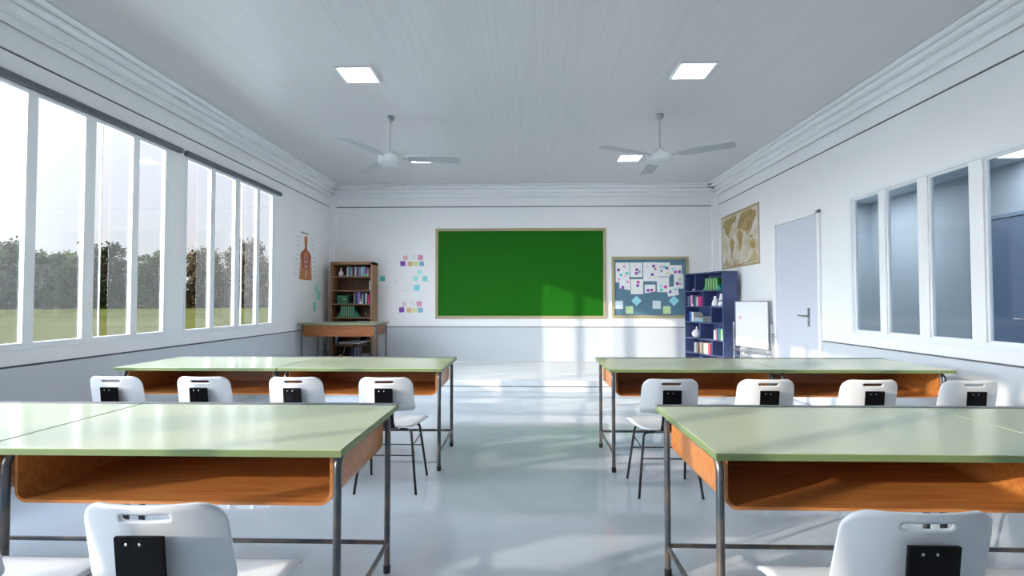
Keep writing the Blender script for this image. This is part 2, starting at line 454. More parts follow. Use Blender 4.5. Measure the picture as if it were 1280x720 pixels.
def put_desk(src, x0, y0, label, rz=0, z=0, group='student desks'):
    d = copy_tree(src); d.location = (x0 + DW / 2, y0 + DD / 2, z); d.rotation_euler = (0, 0, rz); tag(d, label, 'desk', group)
    return d
Y1, Y2 = 1.667, 3.722
d0 = make_desk('green topped desk at the near left, next to the aisle', (-.6 - DW / 2, Y1 + DD / 2, 0), 0, 'student desks')
put_desk(d0, -.605 - 2 * DW, Y1, 'green topped desk at the near left edge, on the window side of its neighbour')
put_desk(d0, .61, Y1, 'green topped desk at the near right, next to the aisle')
put_desk(d0, .615 + DW, Y1, 'green topped desk cut by the right edge of view')
put_desk(d0, -.6 - DW, Y2, 'green topped desk in the far left row, next to the aisle')
put_desk(d0, -.605 - 2 * DW, Y2, 'green topped desk in the far left row, nearest the outside windows')
put_desk(d0, .61, Y2, 'green topped desk in the far right row, next to the aisle')
put_desk(d0, .615 + DW, Y2, 'green topped desk in the far right row, nearest the corridor wall')
td = put_desk(d0, -3.515, 7.84, 'teacher desk on the platform before the brown bookcase, closed wood back facing the room', PI, PH, 'teacher furniture')

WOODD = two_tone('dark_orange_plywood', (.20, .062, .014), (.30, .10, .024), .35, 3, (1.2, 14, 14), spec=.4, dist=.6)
for c in kids(td):
    if c.name.startswith('storage_tray'):
        c.data = c.data.copy(); c.data.materials[0] = WOODD; c['label'] = 'darker orange wood tray'
# ------------------------------------------------------------------ chairs
def make_chair(label, loc, rz, group):
    t = thing('school_chair', label, 'chair', loc, rz, group)     # faces +y, origin on the floor amid the feet
    # seat
    nx, ny = 14, 12; vs = []; fs = []
    for j in range(ny + 1):
        v = j / ny; y = -.16 + .365 * v
        hw = .165 + .037 * min(1, v * 1.6)
        if y < -.09: hw -= .07 * (1 - math.sqrt(max(0, 1 - ((-.09 - y) / .075) ** 2)))
        for i in range(nx + 1):
            u = 2 * i / nx - 1
            z = .424 - .010 * (1 - u * u) * math.sin(PI * min(1, v * 1.15)) - .016 * max(0, v - .82) / .18 * max(0, v - .82) / .18
            vs.append((u * hw, y, z))
    for j in range(ny):
        for i in range(nx):
            a = j * (nx + 1) + i; fs.append((a, a + 1, a + nx + 2, a + nx + 1))
    s = MB().add(vs, fs, SHELLW).build('seat', t, smooth=60)
    sm = s.modifiers.new('solid', 'SOLIDIFY'); sm.thickness = .011; sm.offset = 1
    # backrest: bowed sheet with a grip slot
    xs = [-.180, -.177, -.170, -.160, -.148, -.135, -.12, -.10, -.08, -.068, -.062, -.056, -.03, 0, .03, .056, .062, .068, .08, .10, .12, .135, .148, .160, .170, .177, .180]
    zt, zb, r = .757, .535, .058
    def top(x):
        e = abs(x) - (.180 - r)
        return zt - r + math.sqrt(max(0, r * r - e * e)) if e > 0 else zt
    def bot(x):
        e = abs(x) - (.180 - .025)
        return zb + .025 - math.sqrt(max(0, .025 ** 2 - e * e)) if e > 0 else zb
    fr = [0, .2, .42, .64, .80, .825, .905, .93, 1]
    vs = []; fs = []; nr = len(fr)
    for x in xs:
        for f in fr:
            z0, z1 = bot(x), top(x); z = z0 + (z1 - z0) * f
            if abs(abs(x) - .062) < 1e-6 and f in (.825, .905): z = z0 + (z1 - z0) * .865 + (f - .865) * .1
            xx = x * (.965 + .055 * (1 - (z - zb) / (zt - zb)))
            y = -.175 - .05 * (z - zb) / .21 + .040 * (x / .18) ** 2
            vs.append((xx, y, z))
    for i in range(len(xs) - 1):
        for j in range(nr - 1):
            xm = (xs[i] + xs[i + 1]) / 2
            if abs(xm) < .064 and fr[j] >= .825 - 1e-6 and fr[j + 1] <= .905 + 1e-6: continue
            fs.append((i * nr + j, (i + 1) * nr + j, (i + 1) * nr + j + 1, i * nr + j + 1))
    s = MB().add(vs, fs, SHELLW).build('backrest', t, smooth=60)
    sm = s.modifiers.new('solid', 'SOLIDIFY'); sm.thickness = .009; sm.offset = 0
    # black bracket carrying the backrest
    b = MB(); path = [(-.236, .69), (-.226, .60), (-.212, .53), (-.195, .47), (-.165, .425), (-.12, .408), (-.02, .406)]
    vs = []
    for k, (y, z) in enumerate(path):
        y2, z2 = path[min(k + 1, len(path) - 1)]; y1_, z1_ = path[max(k - 1, 0)]
        t_ = Vector((0, y2 - y1_, z2 - z1_)).normalized(); n_ = Vector((0, -t_.z, t_.y)) * .005
        for sx in (-.058, .058):
            for q in (-1, 1): vs.append((sx, y + q * n_.y, z + q * n_.z))
    fs = []
    for k in range(len(path) - 1):
        a, c = 4 * k, 4 * k + 4
        fs += [(a, a + 2, c + 2, c), (a + 1, c + 1, c + 3, a + 3), (a, c, c + 1, a + 1), (a + 2, a + 3, c + 3, c + 2)]
    fs += [(0, 1, 3, 2), (len(vs) - 4, len(vs) - 2, len(vs) - 1, len(vs) - 3)]
    b.add(vs, fs, BLACKG)
    br = b.build('back_bracket', t, bevel=.002)
    for x in (-.028, .004):
        MB().lathe([(.0035, 0), (.0035, .003), (.002, .004)], CHROME, 10, Matrix.Translation((x, -.237, .672)) @ Matrix.Rotation(PI / 2, 4, 'X')).build('screw', br, smooth=40)
    for sx in (-1, 1):
        MB().tube([(sx * .08, -.10, .402), (sx * .13, -.118, .402), (sx * .150, -.128, .398), (sx * .158, -.135, .38), (sx * .2, -.187, .004)], .0085, LEGB).build('leg', t, smooth=50)
        MB().tube([(sx * .10, .02, .404), (sx * .15, .045, .402), (sx * .168, .056, .396), (sx * .173, .066, .375), (sx * .2, .187, .004)], .0085, LEGB).build('leg', t, smooth=50)
        MB().tube([(sx * .168, -.148, .30), (sx * .177, .085, .335)], .004, LEGB, 8).build('brace', t, smooth=50)
    MB().tube([(-.176, -.157, .245), (.176, -.157, .245)], .004, LEGB, 8).build('crossbar', t, smooth=50)
    MB().tube([(-.184, .115, .24), (.184, .115, .24)], .004, LEGB, 8).build('crossbar', t, smooth=50)
    return t
yl, yr_ = 3.487, 3.46
c0 = make_chair('white chair in the far left row, rightmost of its four, beside the aisle', (-.902, yl, 0), 0, 'student chairs')
def put_chair(x, y, rz, label, z=0, group='student chairs'):
    c = copy_tree(c0); c.location = (x, y, z); c.rotation_euler = (0, 0, rz); tag(c, label, 'chair', group); return c
put_chair(-1.49, yl, 0.0, 'white chair in the far left row, second from the aisle')
put_chair(-2.097, yl, -.01, 'white chair in the far left row, third from the aisle')
put_chair(-2.68, yl, -.02, 'white chair in the far left row, nearest the outside windows')
put_chair(.915, yr_, .0, 'white chair in the far right row, beside the aisle')
put_chair(1.513, yr_, .0, 'white chair in the far right row, second from the aisle')
put_chair(2.15, yr_, .01, 'white chair in the far right row, third from the aisle')
put_chair(2.765, yr_, .01, 'white chair in the far right row, nearest the corridor wall')
put_chair(-.911, 1.43, .02, 'nearest white chair on the left, its whole backrest in view below the desk')
put_chair(-1.51, 1.43, 0, 'white chair at the lower left edge of view, only part of its seat showing')
put_chair(.922, 1.43, -.0, 'nearest white chair on the right, its whole backrest in view below the desk')
put_chair(1.52, 1.43, 0, 'white chair at the lower right edge of view, only part of its seat showing')
put_chair(-2.80, 8.46, PI - .3, 'white chair behind the teacher desk on the platform', PH, 'teacher furniture')

# ------------------------------------------------------------------ chalkboard and pin board
def px2back(x, y, Y=YB):   # measured position on the board wall
    return ((x - 656.5) / 640 * Y, 1.24 + (377.5 - y) / 640 * Y)
def board(name, label, cat, x0, x1, z0, z1, m, fw=.05, dp=.03):
    t = thing(name, label, cat, ((x0 + x1) / 2, YB, z0)); hw = (x1 - x0) / 2; h = z1 - z0
    b = MB(); b.box(-hw, hw, -dp, 0, 0, fw, BFRAME); b.box(-hw, hw, -dp, 0, h - fw, h, BFRAME)
    b.box(-hw, -hw + fw, -dp, 0, fw, h - fw, BFRAME); b.box(hw - fw, hw, -dp, 0, fw, h - fw, BFRAME)
    b.build('frame', t, bevel=.004)
    MB().box(-hw + fw, hw - fw, -.012, -.002, fw, h - fw, m).build('writing_surface' if name == 'chalkboard' else 'felt_panel', t)
    return t
board('chalkboard', 'wide green chalkboard in a tan frame on the wall facing the desks', 'chalkboard', -1.632, 1.458, .94, 2.578, BOARDG)
board('pin_board', 'teal pin board in a tan frame covered with papers, right of the chalkboard', 'pin board', 1.560, 2.935, .95, 2.057, CORK)

def sheet(name, label, cat, cx, cz, w_, h_, m, face='back', rot=0, dots=(), group=None, off=.0, poly=None):
    """thin paper; dots = (x,z,size,material) printed/stuck squares in sheet coordinates -1..1"""
    b = MB(); R = Matrix.Rotation(rot, 4, 'Y')
    if poly: b.prism([(x * w_ / 2, z * h_ / 2) for x, z in poly], -.0012, 0, m, R)
    else: b.box(-w_ / 2, w_ / 2, -.0012, 0, -h_ / 2, h_ / 2, m, R)
    for dx, dz, s, dm in dots:
        s = s / 2
        b.box(dx * w_ / 2 - s, dx * w_ / 2 + s, -.0018, -.0012, dz * h_ / 2 - s, dz * h_ / 2 + s, dm, R)
    o = b.build(name)
    if face == 'back': o.location = (cx, YB - off, cz)
    elif face == 'left': o.location = (XL + off, cx, cz); o.rotation_euler = (0, 0, PI / 2)
    else: o.location = (XR - off, cx, cz); o.rotation_euler = (0, 0, -PI / 2)
    return tag(o, label, cat, group)
PUR, PNK, MAG, CYA, TEA, YEL, LIM, ORA, GRY = [flat(c) for c in ((.22, .06, .42), (.75, .35, .55), (.62, .05, .35), (.25, .72, .75), (.1, .62, .58), (.75, .75, .35), (.5, .72, .28), (.75, .5, .25), (.3, .32, .36))]
PALEC = [flat(c) for c in ((.78, .68, .76), (.72, .80, .72), (.82, .80, .62), (.62, .80, .84), (.80, .68, .62))]
def q5(x, y): return px2back(760 + x / 8.57, 316 + y / 8.57, YB - .012)
pins = [  # zoom box x0,y0,x1,y1, rot, dots, poly, label
 (78, 106, 225, 318, 0, [(-.6, .25, PUR), (.25, .6, PNK), (-.25, -.25, TEA), (.6, -.1, TEA), (-.55, -.7, PNK), (.3, -.4, PALEC[0])], None, 'tall white paper with teal and purple dots, top left corner of the pin board'),
 (118, 290, 232, 402, 0, [(-.4, -.45, PUR), (.5, .6, PNK)], [(-1, -.6), (1, -1), (1, 1), (-1, 1)], 'slant cut paper tucked under the tall top left sheet'),
 (232, 106, 360, 262, 0, [(.1, 0, PUR), (0, -.5, PUR), (.5, -.3, GRY), (-.2, .5, PALEC[4]), (.6, .2, PALEC[3])], None, 'white paper with purple marks, second from the left on the pin board'),
 (238, 284, 368, 444, 0, [(.2, .6, MAG), (.1, .15, PUR), (-.6, -.5, PALEC[1]), (.3, -.6, PALEC[2])], None, 'white paper with a red and a purple mark, hanging below the second top sheet'),
 (370, 104, 524, 306, 0, [(.45, .6, PUR), (.65, .3, GRY), (.25, -.3, PUR), (-.2, -.65, PALEC[4]), (-.4, .5, PALEC[0]), (.6, -.6, PALEC[1])], None, 'large white paper with three dark squares at the middle of the top row'),
 (384, 342, 498, 436, 0, [(-.35, -.3, PUR), (.3, -.25, MAG)], [(-1, -1), (1, -.55), (1, 1), (-1, 1)], 'small slant cut paper with a purple and a pink square side by side'),
 (524, 106, 654, 256, 0, [(.05, .35, TEA), (.5, .2, PUR), (-.4, -.2, GRY), (-.5, .4, PNK), (.6, -.5, YEL)], None, 'white paper with a teal round mark and a dark bar in the top row'),
 (514, 262, 642, 422, 0, [(-.35, -.2, CYA), (-.3, -.7, TEA), (.4, -.3, MAG), (0, .6, PALEC[2])], None, 'white paper with a teal streak below the top row'),
 (656, 134, 780, 232, 0, [(-.1, -.5, MAG), (.6, -.45, PUR), (-.5, .1, CYA)], None, 'wide short paper with a pink and a purple square at the upper right'),
 (694, 232, 796, 384, 0, [(-.3, -.3, PUR), (.3, -.3, PNK), (.2, .3, LIM)], None, 'paper with a lime mark at the right edge of the pin board'),
 (622, 362, 740, 462, -.16, [(-.5, 0, PUR), (.5, .3, CYA)], None, 'tilted small paper with one purple square at the lower right'),
]
for i, (x0, y0, x1, y1, rot, dots, poly, lab) in enumerate(pins):
    a, c = q5(x0, y0), q5(x1, y1)
    sheet('pinned_paper', lab, 'paper', (a[0] + c[0]) / 2, (a[1] + c[1]) / 2, c[0] - a[0], a[1] - c[1], PAPER, rot=rot,
          dots=[(dx, dz, .05 if dm in (PUR, MAG, TEA) else .045, dm) for dx, dz, dm in dots], group='papers on the pin board', off=.012 + .0021 * (i % 4), poly=poly)
PALEB = flat((.66, .76, .80)); SKY = flat((.34, .72, .80)); LG = flat((.55, .74, .40))
for x, y, s, rot, m, lab in [(112, 556, 86, 0, PALEB, 'pale grey note at the lower left of the pin board'), (510, 556, 86, 0, PALEB, 'pale grey note at the lower middle of the pin board'),
        (298, 514, 78, PI / 4, SKY, 'sky blue note turned on its corner, on the left of the pin board'), (694, 514, 78, PI / 4, SKY, 'sky blue note turned on its corner, on the right of the pin board'),
        (221, 612, 80, 0, LG, 'light green note at the lower left of the pin board'), (618, 612, 80, 0, LG, 'light green note at the lower right of the pin board')]:
    cx, cz = q5(x, y); s = s / 8.57 / 640 * YB
    sheet('sticky_note', lab, 'sticky note', cx, cz, s, s, m, rot=rot, group='loose notes on the pin board', off=.012)

# notes beside the chalkboard
def q4(x, y): return px2back(470 + x / 7.2, 300 + y / 7.2)
PALEP = flat((.78, .60, .70)); CREAM = flat((.80, .76, .66)); ORN = flat((.72, .48, .25)); YG = flat((.62, .72, .38)); BL = flat((.22, .48, .62)); MINT = flat((.42, .84, .78)); PK2 = flat((.70, .28, .50)); LIL = flat((.72, .74, .80))
wall_notes = []
for tagw, dy, dx in (('upper', 0, 0), ('lower', 419, -8)):
    wall_notes += [(258 + dx, 158 + dy, 40, PALEP if dy else flat((.78, .42, .52)), 'faint pink note in the %s group left of the chalkboard' % tagw),
                   (330 + dx, 148 + dy, 46, flat((.78, .80, .80)), 'near white note in the %s group left of the chalkboard' % tagw),
                   (393 + dx, 156 + dy, 46, PK2, 'strong pink note in the %s group left of the chalkboard' % tagw),
                   (234 + dx, 210 + dy, 46, PUR, 'purple note in the %s group left of the chalkboard' % tagw),
                   (301 + dx, 212 + dy, 44, ORN, 'orange note in the %s group left of the chalkboard' % tagw),
                   (352 + dx, 212 + dy, 42, YG, 'yellow green note in the %s group left of the chalkboard' % tagw),
                   (405 + dx, 212 + dy, 44, BL, 'blue note in the %s group left of the chalkboard' % tagw)]
wall_notes += [(386, 288, 42, MINT, 'mint note, topmost of the four between the two colourful groups'), (350, 345, 42, MINT, 'mint note left of centre between the two colourful groups'),
               (436, 348, 46, CYA, 'cyan note with a dark pin close to the chalkboard frame'), (362, 430, 52, flat((.22, .68, .78)), 'cyan note with a small scribble, lowest of the four'),
               (50, 348, 46, TEA, 'cyan note with a dark pin beside the brown bookcase')]
for x, y, s, m, lab in wall_notes:
    cx, cz = q4(x, y); sm_ = s / 7.2 / 640 * YB
    dots = [(-.1, .75, .018, GRY)] if 'dark pin' in lab else ([(0, .1, .012, BL), (.3, -.1, .012, BL)] if 'scribble' in lab else [])
    sheet('sticky_note', lab, 'sticky note', cx, cz, sm_, sm_, m, rot=random.uniform(-.08, .08), dots=dots, group='sticky notes on the board wall', off=.001)
for x0, y0, x1, y1, lab in [(190, 170, 440, 235, 'wide white paper behind the upper row of colourful notes'), (190, 245, 320, 470, 'large blank white paper left of the mint notes'), (130, 300, 186, 405, 'small round cornered white paper with a grey mark, left of the large one'), (185, 585, 420, 655, 'wide white paper behind the lower row of colourful notes')]:
    a, c = q4(x0, y0), q4(x1, y1)
    dots = [(.7, -.5, .018, GRY), (.3, .6, .014, flat((.7, .6, .55)))] if 'grey mark' in lab else [(-.4, -.9 + .0, .03, LIL), (.2, -.85, .03, LIL)] if 'blank' in lab else []
    sheet('wall_paper_sheet', lab, 'paper', (a[0] + c[0]) / 2, (a[1] + c[1]) / 2, c[0] - a[0], a[1] - c[1], flat((.86, .875, .885)), dots=dots, group='white papers on the board wall')

# left wall: anatomy chart and small notes
def anatomy():
    b = MB()
    cy, w_, z0, z1 = 8.22, .80, 1.60, 2.385; h = z1 - z0
    t = thing('anatomy_poster', 'narrow anatomy chart of a red muscled torso with side labels on the window wall', 'poster', (XL + .001, cy, z0), PI / 2)
    # local x runs towards the far end?  rotated +90deg: local x -> world +y
    MB().box(-w_ / 2, w_ / 2, -.0015, 0, 0, h, flat((.86, .875, .885))).build('sheet', t)
    RED = flat((.34, .075, .03)); ORG = flat((.55, .20, .08)); LIN = flat((.50, .22, .22)); PALE = flat((.70, .52, .36)); INK = flat((.22, .24, .28))
    f = MB(); s = .0022
    def P(poly, m, k): f.prism([(x * .38, z * h) for x, z in poly], -.0015 - s * k, -.0015 - s * (k - 1), m)
    sym = lambda half: half + [(-x, z) for x, z in half[::-1]]
    P(sym([(.08, .91), (.13, .885), (.155, .83), (.14, .77), (.10, .72), (.10, .66), (.17, .62), (.40, .575), (.52, .52), (.54, .42), (.58, .20), (.62, 0.0)]), ORG, 1)
    P(sym([(.10, .76), (.075, .64), (.22, .60), (.36, .56), (.34, .40), (.30, .24), (.16, .0)][::1]), RED, 2)
    P(sym([(.04, .585), (.17, .54), (.20, .42), (.18, .26), (.05, .22)]), LIN, 3)
    P([(x + .50, z) for x, z in [(-.05, .44), (.06, .44), (.16, .02), (.06, .02)]], PALE, 2)
    P([(-x - .50, z) for x, z in [(-.05, .44), (.06, .44), (.16, .02), (.06, .02)]], PALE, 2)
    P([(-.30, .22), (-.12, .22), (-.10, .02), (-.36, .02)], ORG, 3); P([(.30, .22), (.12, .22), (.10, .02), (.36, .02)], ORG, 3)
    for sx in (-1, 1):
        P([(sx * x, z) for x, z in [(.02, .50), (.03, .56), (.14, .57), (.24, .53), (.20, .48), (.08, .465)]], ORG, 4)
        P([(sx * x, z) for x, z in [(.36, .56), (.46, .53), (.48, .42), (.42, .38), (.37, .46)]], RED, 4)
        P([(sx * x, z) for x, z in [(.02, .20), (.08, .22), (.09, .03), (.03, .03)]], PALE, 4)
    for i in range(4): P(sym([(.02, .44 - .05 * i), (.09, .44 - .05 * i), (.09, .405 - .05 * i), (.02, .405 - .05 * i)]), PALE if i % 2 else RED, 4)
    f.build('torso_figure', t)
    l = MB()
    for i in range(12):
        l.box(-.19 + .0 + .033 * i * .9, -.165 + .033 * i * .9, -.0028, -.0015, h * .945, h * .945 + .022, INK) if i < 10 else None
    for side in (-1, 1):
        for i in range(9):
            z = h * (.86 - .095 * i); x0 = side * (.22 + .012 * i); n_ = 3 + (i * 7) % 3
            for j in range(n_):
                x = x0 + side * .021 * j; l.box(x - .008, x + .008, -.0026, -.0015, z, z + .008, INK)
    l.build('caption_text', t)
anatomy()
def q6(x, y):  # on the left wall from photo pixels
    r = (x - 656.5) / 640; Y = XL / r; return Y, 1.24 + (377.5 - y) / 640 * Y
for x, y, w_, h_, m, lab in [(393, 361, .14, .14, MINT, 'mint note on the window wall, upper one'), (395.5, 369.5, .16, .15, flat((.30, .80, .75)), 'teal note on the window wall with a dark pin'), (390.5, 383, .10, .16, flat((.26, .76, .72)), 'small teal note on the window wall, lowest one')]:
    Y, z = q6(x, y)
    sheet('sticky_note', lab, 'sticky note', Y, z, w_, h_, m, 'left', rot=.05, dots=[(.2, .4, .018, GRY)] if 'pin' in lab else [], group='notes on the window wall', off=.001)
for x, y, w_, h_, lab in [(378, 367, .12, .26, 'narrow white paper left of the teal notes'), (386.5, 362, .12, .28, 'tall white paper beside the mint note'), (384, 382, .26, .14, 'wide white paper with grey marks at the bottom of the cluster')]:
    Y, z = q6(x, y)
    sheet('wall_paper_sheet', lab, 'paper', Y, z, w_, h_, flat((.87, .885, .885)), 'left', dots=[(-.5, -.7, .02, LIL), (.4, -.6, .02, GRY)], group='white papers on the window wall')

# right wall: old world map
def world_map():
    y0, y1, z0, z1 = 7.60, 9.045, 1.805, 2.715
    t = thing('world_map', 'antique brown world map hanging on the corridor wall above the blue bookcase', 'map', (XR - .001, (y0 + y1) / 2, z0), -PI / 2)
    w_, h = y1 - y0, z1 - z0; hw = w_ / 2
    SEA = two_tone('aged_map_paper', (.50, .42, .27), (.68, .65, .60), .7, 2.2, (2, 2, 2)); 
    LAND = two_tone('map_land_ochre', (.24, .19, .085), (.50, .35, .13), .7, 5, (2, 2, 2)); BRN = flat((.30, .19, .07)); RD = flat((.42, .16, .06))
    MB().box(-hw, hw, -.004, 0, 0, h, SEA).build('sheet', t)
    b = MB()
    def P(pts, m=LAND, k=1): b.prism([(-hw + x * w_, z * h) for x, z in pts], -.004 - .0008 * k, -.004, m)
    P([(.03, .80), (.10, .90), (.22, .93), (.34, .95), (.38, .84), (.31, .78), (.27, .68), (.22, .62), (.24, .56), (.29, .52), (.26, .55), (.19, .60), (.13, .68), (.10, .78)])   # north america
    P([(.27, .52), (.33, .53), (.39, .45), (.37, .38), (.33, .28), (.30, .16), (.285, .18), (.28, .32), (.25, .42)])   # south america
    P([(.36, .90), (.43, .94), (.42, .84), (.38, .80)])      # greenland
    P([(.45, .62), (.52, .66), (.58, .63), (.62, .55), (.59, .48), (.57, .36), (.53, .26), (.50, .34), (.49, .46), (.44, .52)])   # africa
    P([(.46, .70), (.48, .78), (.54, .90), (.66, .95), (.80, .95), (.93, .88), (.92, .80), (.86, .72), (.83, .62), (.78, .54), (.76, .60), (.71, .50), (.68, .60), (.62, .60), (.56, .68), (.52, .66)])   # eurasia
    P([(.78, .40), (.84, .44), (.90, .38), (.90, .28), (.83, .26), (.79, .30)])    # australia
    P([(.76, .50), (.84, .50), (.86, .47), (.78, .46)])
    for x0, x1, a, c in ((0, 1, 0, .035), (0, 1, .965, 1), (0, .02, 0, 1), (.98, 1, 0, 1)): b.box(-hw + x0 * w_, -hw + x1 * w_, -.006, -.004, a * h, c * h, flat((.42, .33, .18)))
    P([(.02, .06), (.16, .20), (.22, .10), (.30, .05)], flat((.46, .38, .20)), 2); P([(.98, .06), (.90, .26), (.80, .16), (.70, .05)], flat((.46, .38, .20)), 2)
    P([(.30, .05), (.55, .045), (.80, .085), (.80, .065), (.55, .035), (.30, .035)], BRN, 3)
    for x0, x1, a, c in ((.38, .39, .04, .13), (.46, .47, .04, .13), (.38, .47, .12, .13)): b.box(-hw + x0 * w_, -hw + x1 * w_, -.008, -.004, a * h, c * h, RD)
    b.build('map_print', t)
world_map()

# ------------------------------------------------------------------ bookcases
def bcase(name, label, loc, rz, w_, d_, h_, shelves, dividers, m, bm, side=.022, front=None):
    t = thing(name, label, 'bookcase', loc, rz)
    b = MB()
    s = side; b.box(0, s, 0, d_, 0, h_, m); b.box(w_ - s, w_, 0, d_, 0, h_, m); b.box(0, w_, 0, d_, h_ - (front or s), h_, m); b.box(s, w_ - s, .01, d_, 0, .06, m)
    b.build('body', t, bevel=.003)
    MB().box(s, w_ - s, d_ - .012, d_ - .002, .06, h_ - s, bm).build('back_panel', t)
    for z in shelves: MB().box(s, w_ - s, .004, d_ - .012, z - .02, z, m).build('shelf', t, bevel=.002)
    for x, z0, z1 in dividers: MB().box(x - .009, x + .009, .006, d_ - .012, z0, z1 - .02, m).build('divider', t, bevel=.002)
    return t
# brown one
BX, BY = -3.413, 8.87
bs = [1.69, 1.447, 1.21, .97, .73, .495, .26]
bcase('bookcase', 'tall brown wooden bookcase in the left corner behind the teacher desk', (BX, BY, PH), 0, .743, .345, 1.79, [z - PH for z in bs], [], BWOOD, BACKW, .035, .05)
# blue one
BA = math.atan2(-.95, .318); BO = (2.800, 9.085)
def bu(x, d=.0):     # distance along the front of the blue bookcase, at depth d
    r = (x - 656.5) / 640; cx, cy = .3174, -.9483
    return ((BO[1] + .3174 * d) * r - (BO[0] + .9483 * d)) / (cx - cy * r)
gs = [1.435, 1.17, .906, .631, .38]
zt_ = 1.733
dv = [(bu(866.6), gs[0], zt_), (bu(876), gs[1], gs[0]), (bu(885.8), gs[2], gs[1]), (bu(871.9), gs[3], gs[2]), (bu(886.6), gs[4], gs[3]), (bu(875), .215, gs[4])]
bcase('bookcase', 'navy blue bookcase with staggered cubbies standing beside the pin board', (BO[0], BO[1], PH), BA, .99, .285, zt_ - PH, [z - PH for z in gs], [(x, a - PH, c - PH) for x, a, c in dv], NAVY, NAVY, .02)
MBR = Matrix.Translation((BX, BY, 0)); MBL = Matrix.Translation((BO[0], BO[1], 0)) @ Matrix.Rotation(BA, 4, 'Z')
def place(o, M, u, d, z, rz=0):
    o.matrix_world = M @ Matrix.Translation((u, d, z)) @ Matrix.Rotation(rz, 4, 'Z'); return o
PAGES = flat((.76, .74, .68))
def book(M, u0, u1, z, h, rgb, label, group, d=.03, dep=.16, lean=0, name='book', cat='book'):
    w_ = u1 - u0; m = flat(rgb); t = .0025 if w_ > .012 else .0015
    o = bpy.data.objects.new(name, None); COL.objects.link(o); o.empty_display_size = .05
    b = MB(); b.box(0, t, 0, dep, 0, h, m); b.box(w_ - t, w_, 0, dep, 0, h, m); b.box(0, w_, 0, t, 0, h, m)
    b.build('cover', o)
    MB().box(t, w_ - t, t, dep - .004, .003, h - .003, PAGES).build('pages', o)
    tag(o, label, cat, group)
    o.matrix_world = M @ Matrix.Translation((u0, d, z)) @ Matrix.Rotation(lean, 4, 'Y'); return o
def binder(M, u0, u1, z, h, label, group, c1, c2, d=.04):
    w_ = u1 - u0
    o = bpy.data.objects.new('binder', None); COL.objects.link(o)
    MB().box(0, w_, 0, .17, 0, h, flat(c1)).build('cover', o, bevel=.002)
    MB().box(w_ * .36, w_ * .62, -.0015, 0, .01, h - .01, flat(c2)).build('spine_band', o)
    tag(o, label, 'binder', group); place(o, M, u0, d, z)
def bookend(M, u0, u1, z, h, left, label, group, rgb, d=.05):
    w_ = u1 - u0
    b = MB(); poly = [(0, 0), (w_, 0), (w_, h), (w_ * .7, h * .75)] if left else [(0, 0), (w_, 0), (w_ * .3, h * .75), (0, h)]
    b.prism(poly, 0, .10, flat(rgb)); o = b.build('bookend', bevel=.002); tag(o, label, 'bookend', group); place(o, M, u0, d, z)
def ub(q): return (410 + q / 18 - 656.5) * 8.90 / 640 - BX       # brown bookcase, from zoomed pixels
ordw = ['first', 'second', 'third', 'fourth', 'fifth', 'sixth', 'seventh', 'eighth', 'ninth', 'tenth', 'eleventh', 'twelfth', 'thirteenth']
# row 1 brown
row = [(382, 405, .155, (.72, .74, .76), 'white'), (410, 445, .168, (.25, .38, .42), 'slate teal'), (446, 482, .165, (.08, .30, .36), 'teal'), (486, 508, .14, (.55, .5, .45), 'beige'), (511, 556, .168, (.10, .03, .10), 'dark plum'), (566, 606, .165, (.55, .56, .62), 'pale grey'), (610, 650, .165, (.05, .06, .12), 'black'), (651, 682, .16, (.25, .3, .42), 'grey blue'), (684, 720, .155, (.36, .32, .52), 'lilac'), (723, 744, .165, (.75, .78, .84), 'white'), (746, 800, .168, (.16, .46, .56), 'turquoise'), (806, 850, .165, (.26, .03, .24), 'purple'), (856, 882, .15, (.72, .55, .62), 'pale pink')]
for i, (a, c, h, col, nm) in enumerate(row):
    book(MBR, ub(a), ub(c), bs[0], h, col, '%s spined book, %s from the left on the top shelf of the brown bookcase' % (nm, ordw[i]), 'books on the top shelf of the brown bookcase')
book(MBR, ub(900), ub(936), bs[1], .165, (.78, .74, .78), 'lone white book standing on the second shelf of the brown bookcase', 'books in the brown bookcase')
row = [(545, 575, .185, (.40, .36, .38), 'grey'), (580, 628, .20, (.03, .06, .20), 'navy'), (634, 688, .205, (.36, .18, .62), 'violet'), (700, 732, .155, (.04, .04, .05), 'black'), (734, 764, .16, (.50, .52, .55), 'grey striped'), (770, 806, .185, (.02, .05, .18), 'dark blue'), (810, 850, .185, (.62, .68, .72), 'whitish'), (868, 942, .16, (.50, .02, .18), 'thick crimson')]
for i, (a, c, h, col, nm) in enumerate(row):
    book(MBR, ub(a), ub(c), bs[2], h, col, '%s book, %s from the left on the third shelf of the brown bookcase' % (nm, ordw[i]), 'books on the third shelf of the brown bookcase')
for i in range(6):
    a = 250 + i * 52
    binder(MBR, ub(a), ub(a + 50), bs[3], .205, 'green binder with a pale band, %s from the left on the fourth brown shelf' % ordw[i], 'green binders in the brown bookcase', (.03, .17, .09), (.36, .55, .42))
bookend(MBR, ub(155), ub(248), bs[3], .12, True, 'green wedge bookend left of the green binders in the brown bookcase', 'green bookends', (.03, .22, .13))
bookend(MBR, ub(564), ub(690), bs[3], .12, False, 'green wedge bookend right of the green binders in the brown bookcase', 'green bookends', (.03, .26, .18))
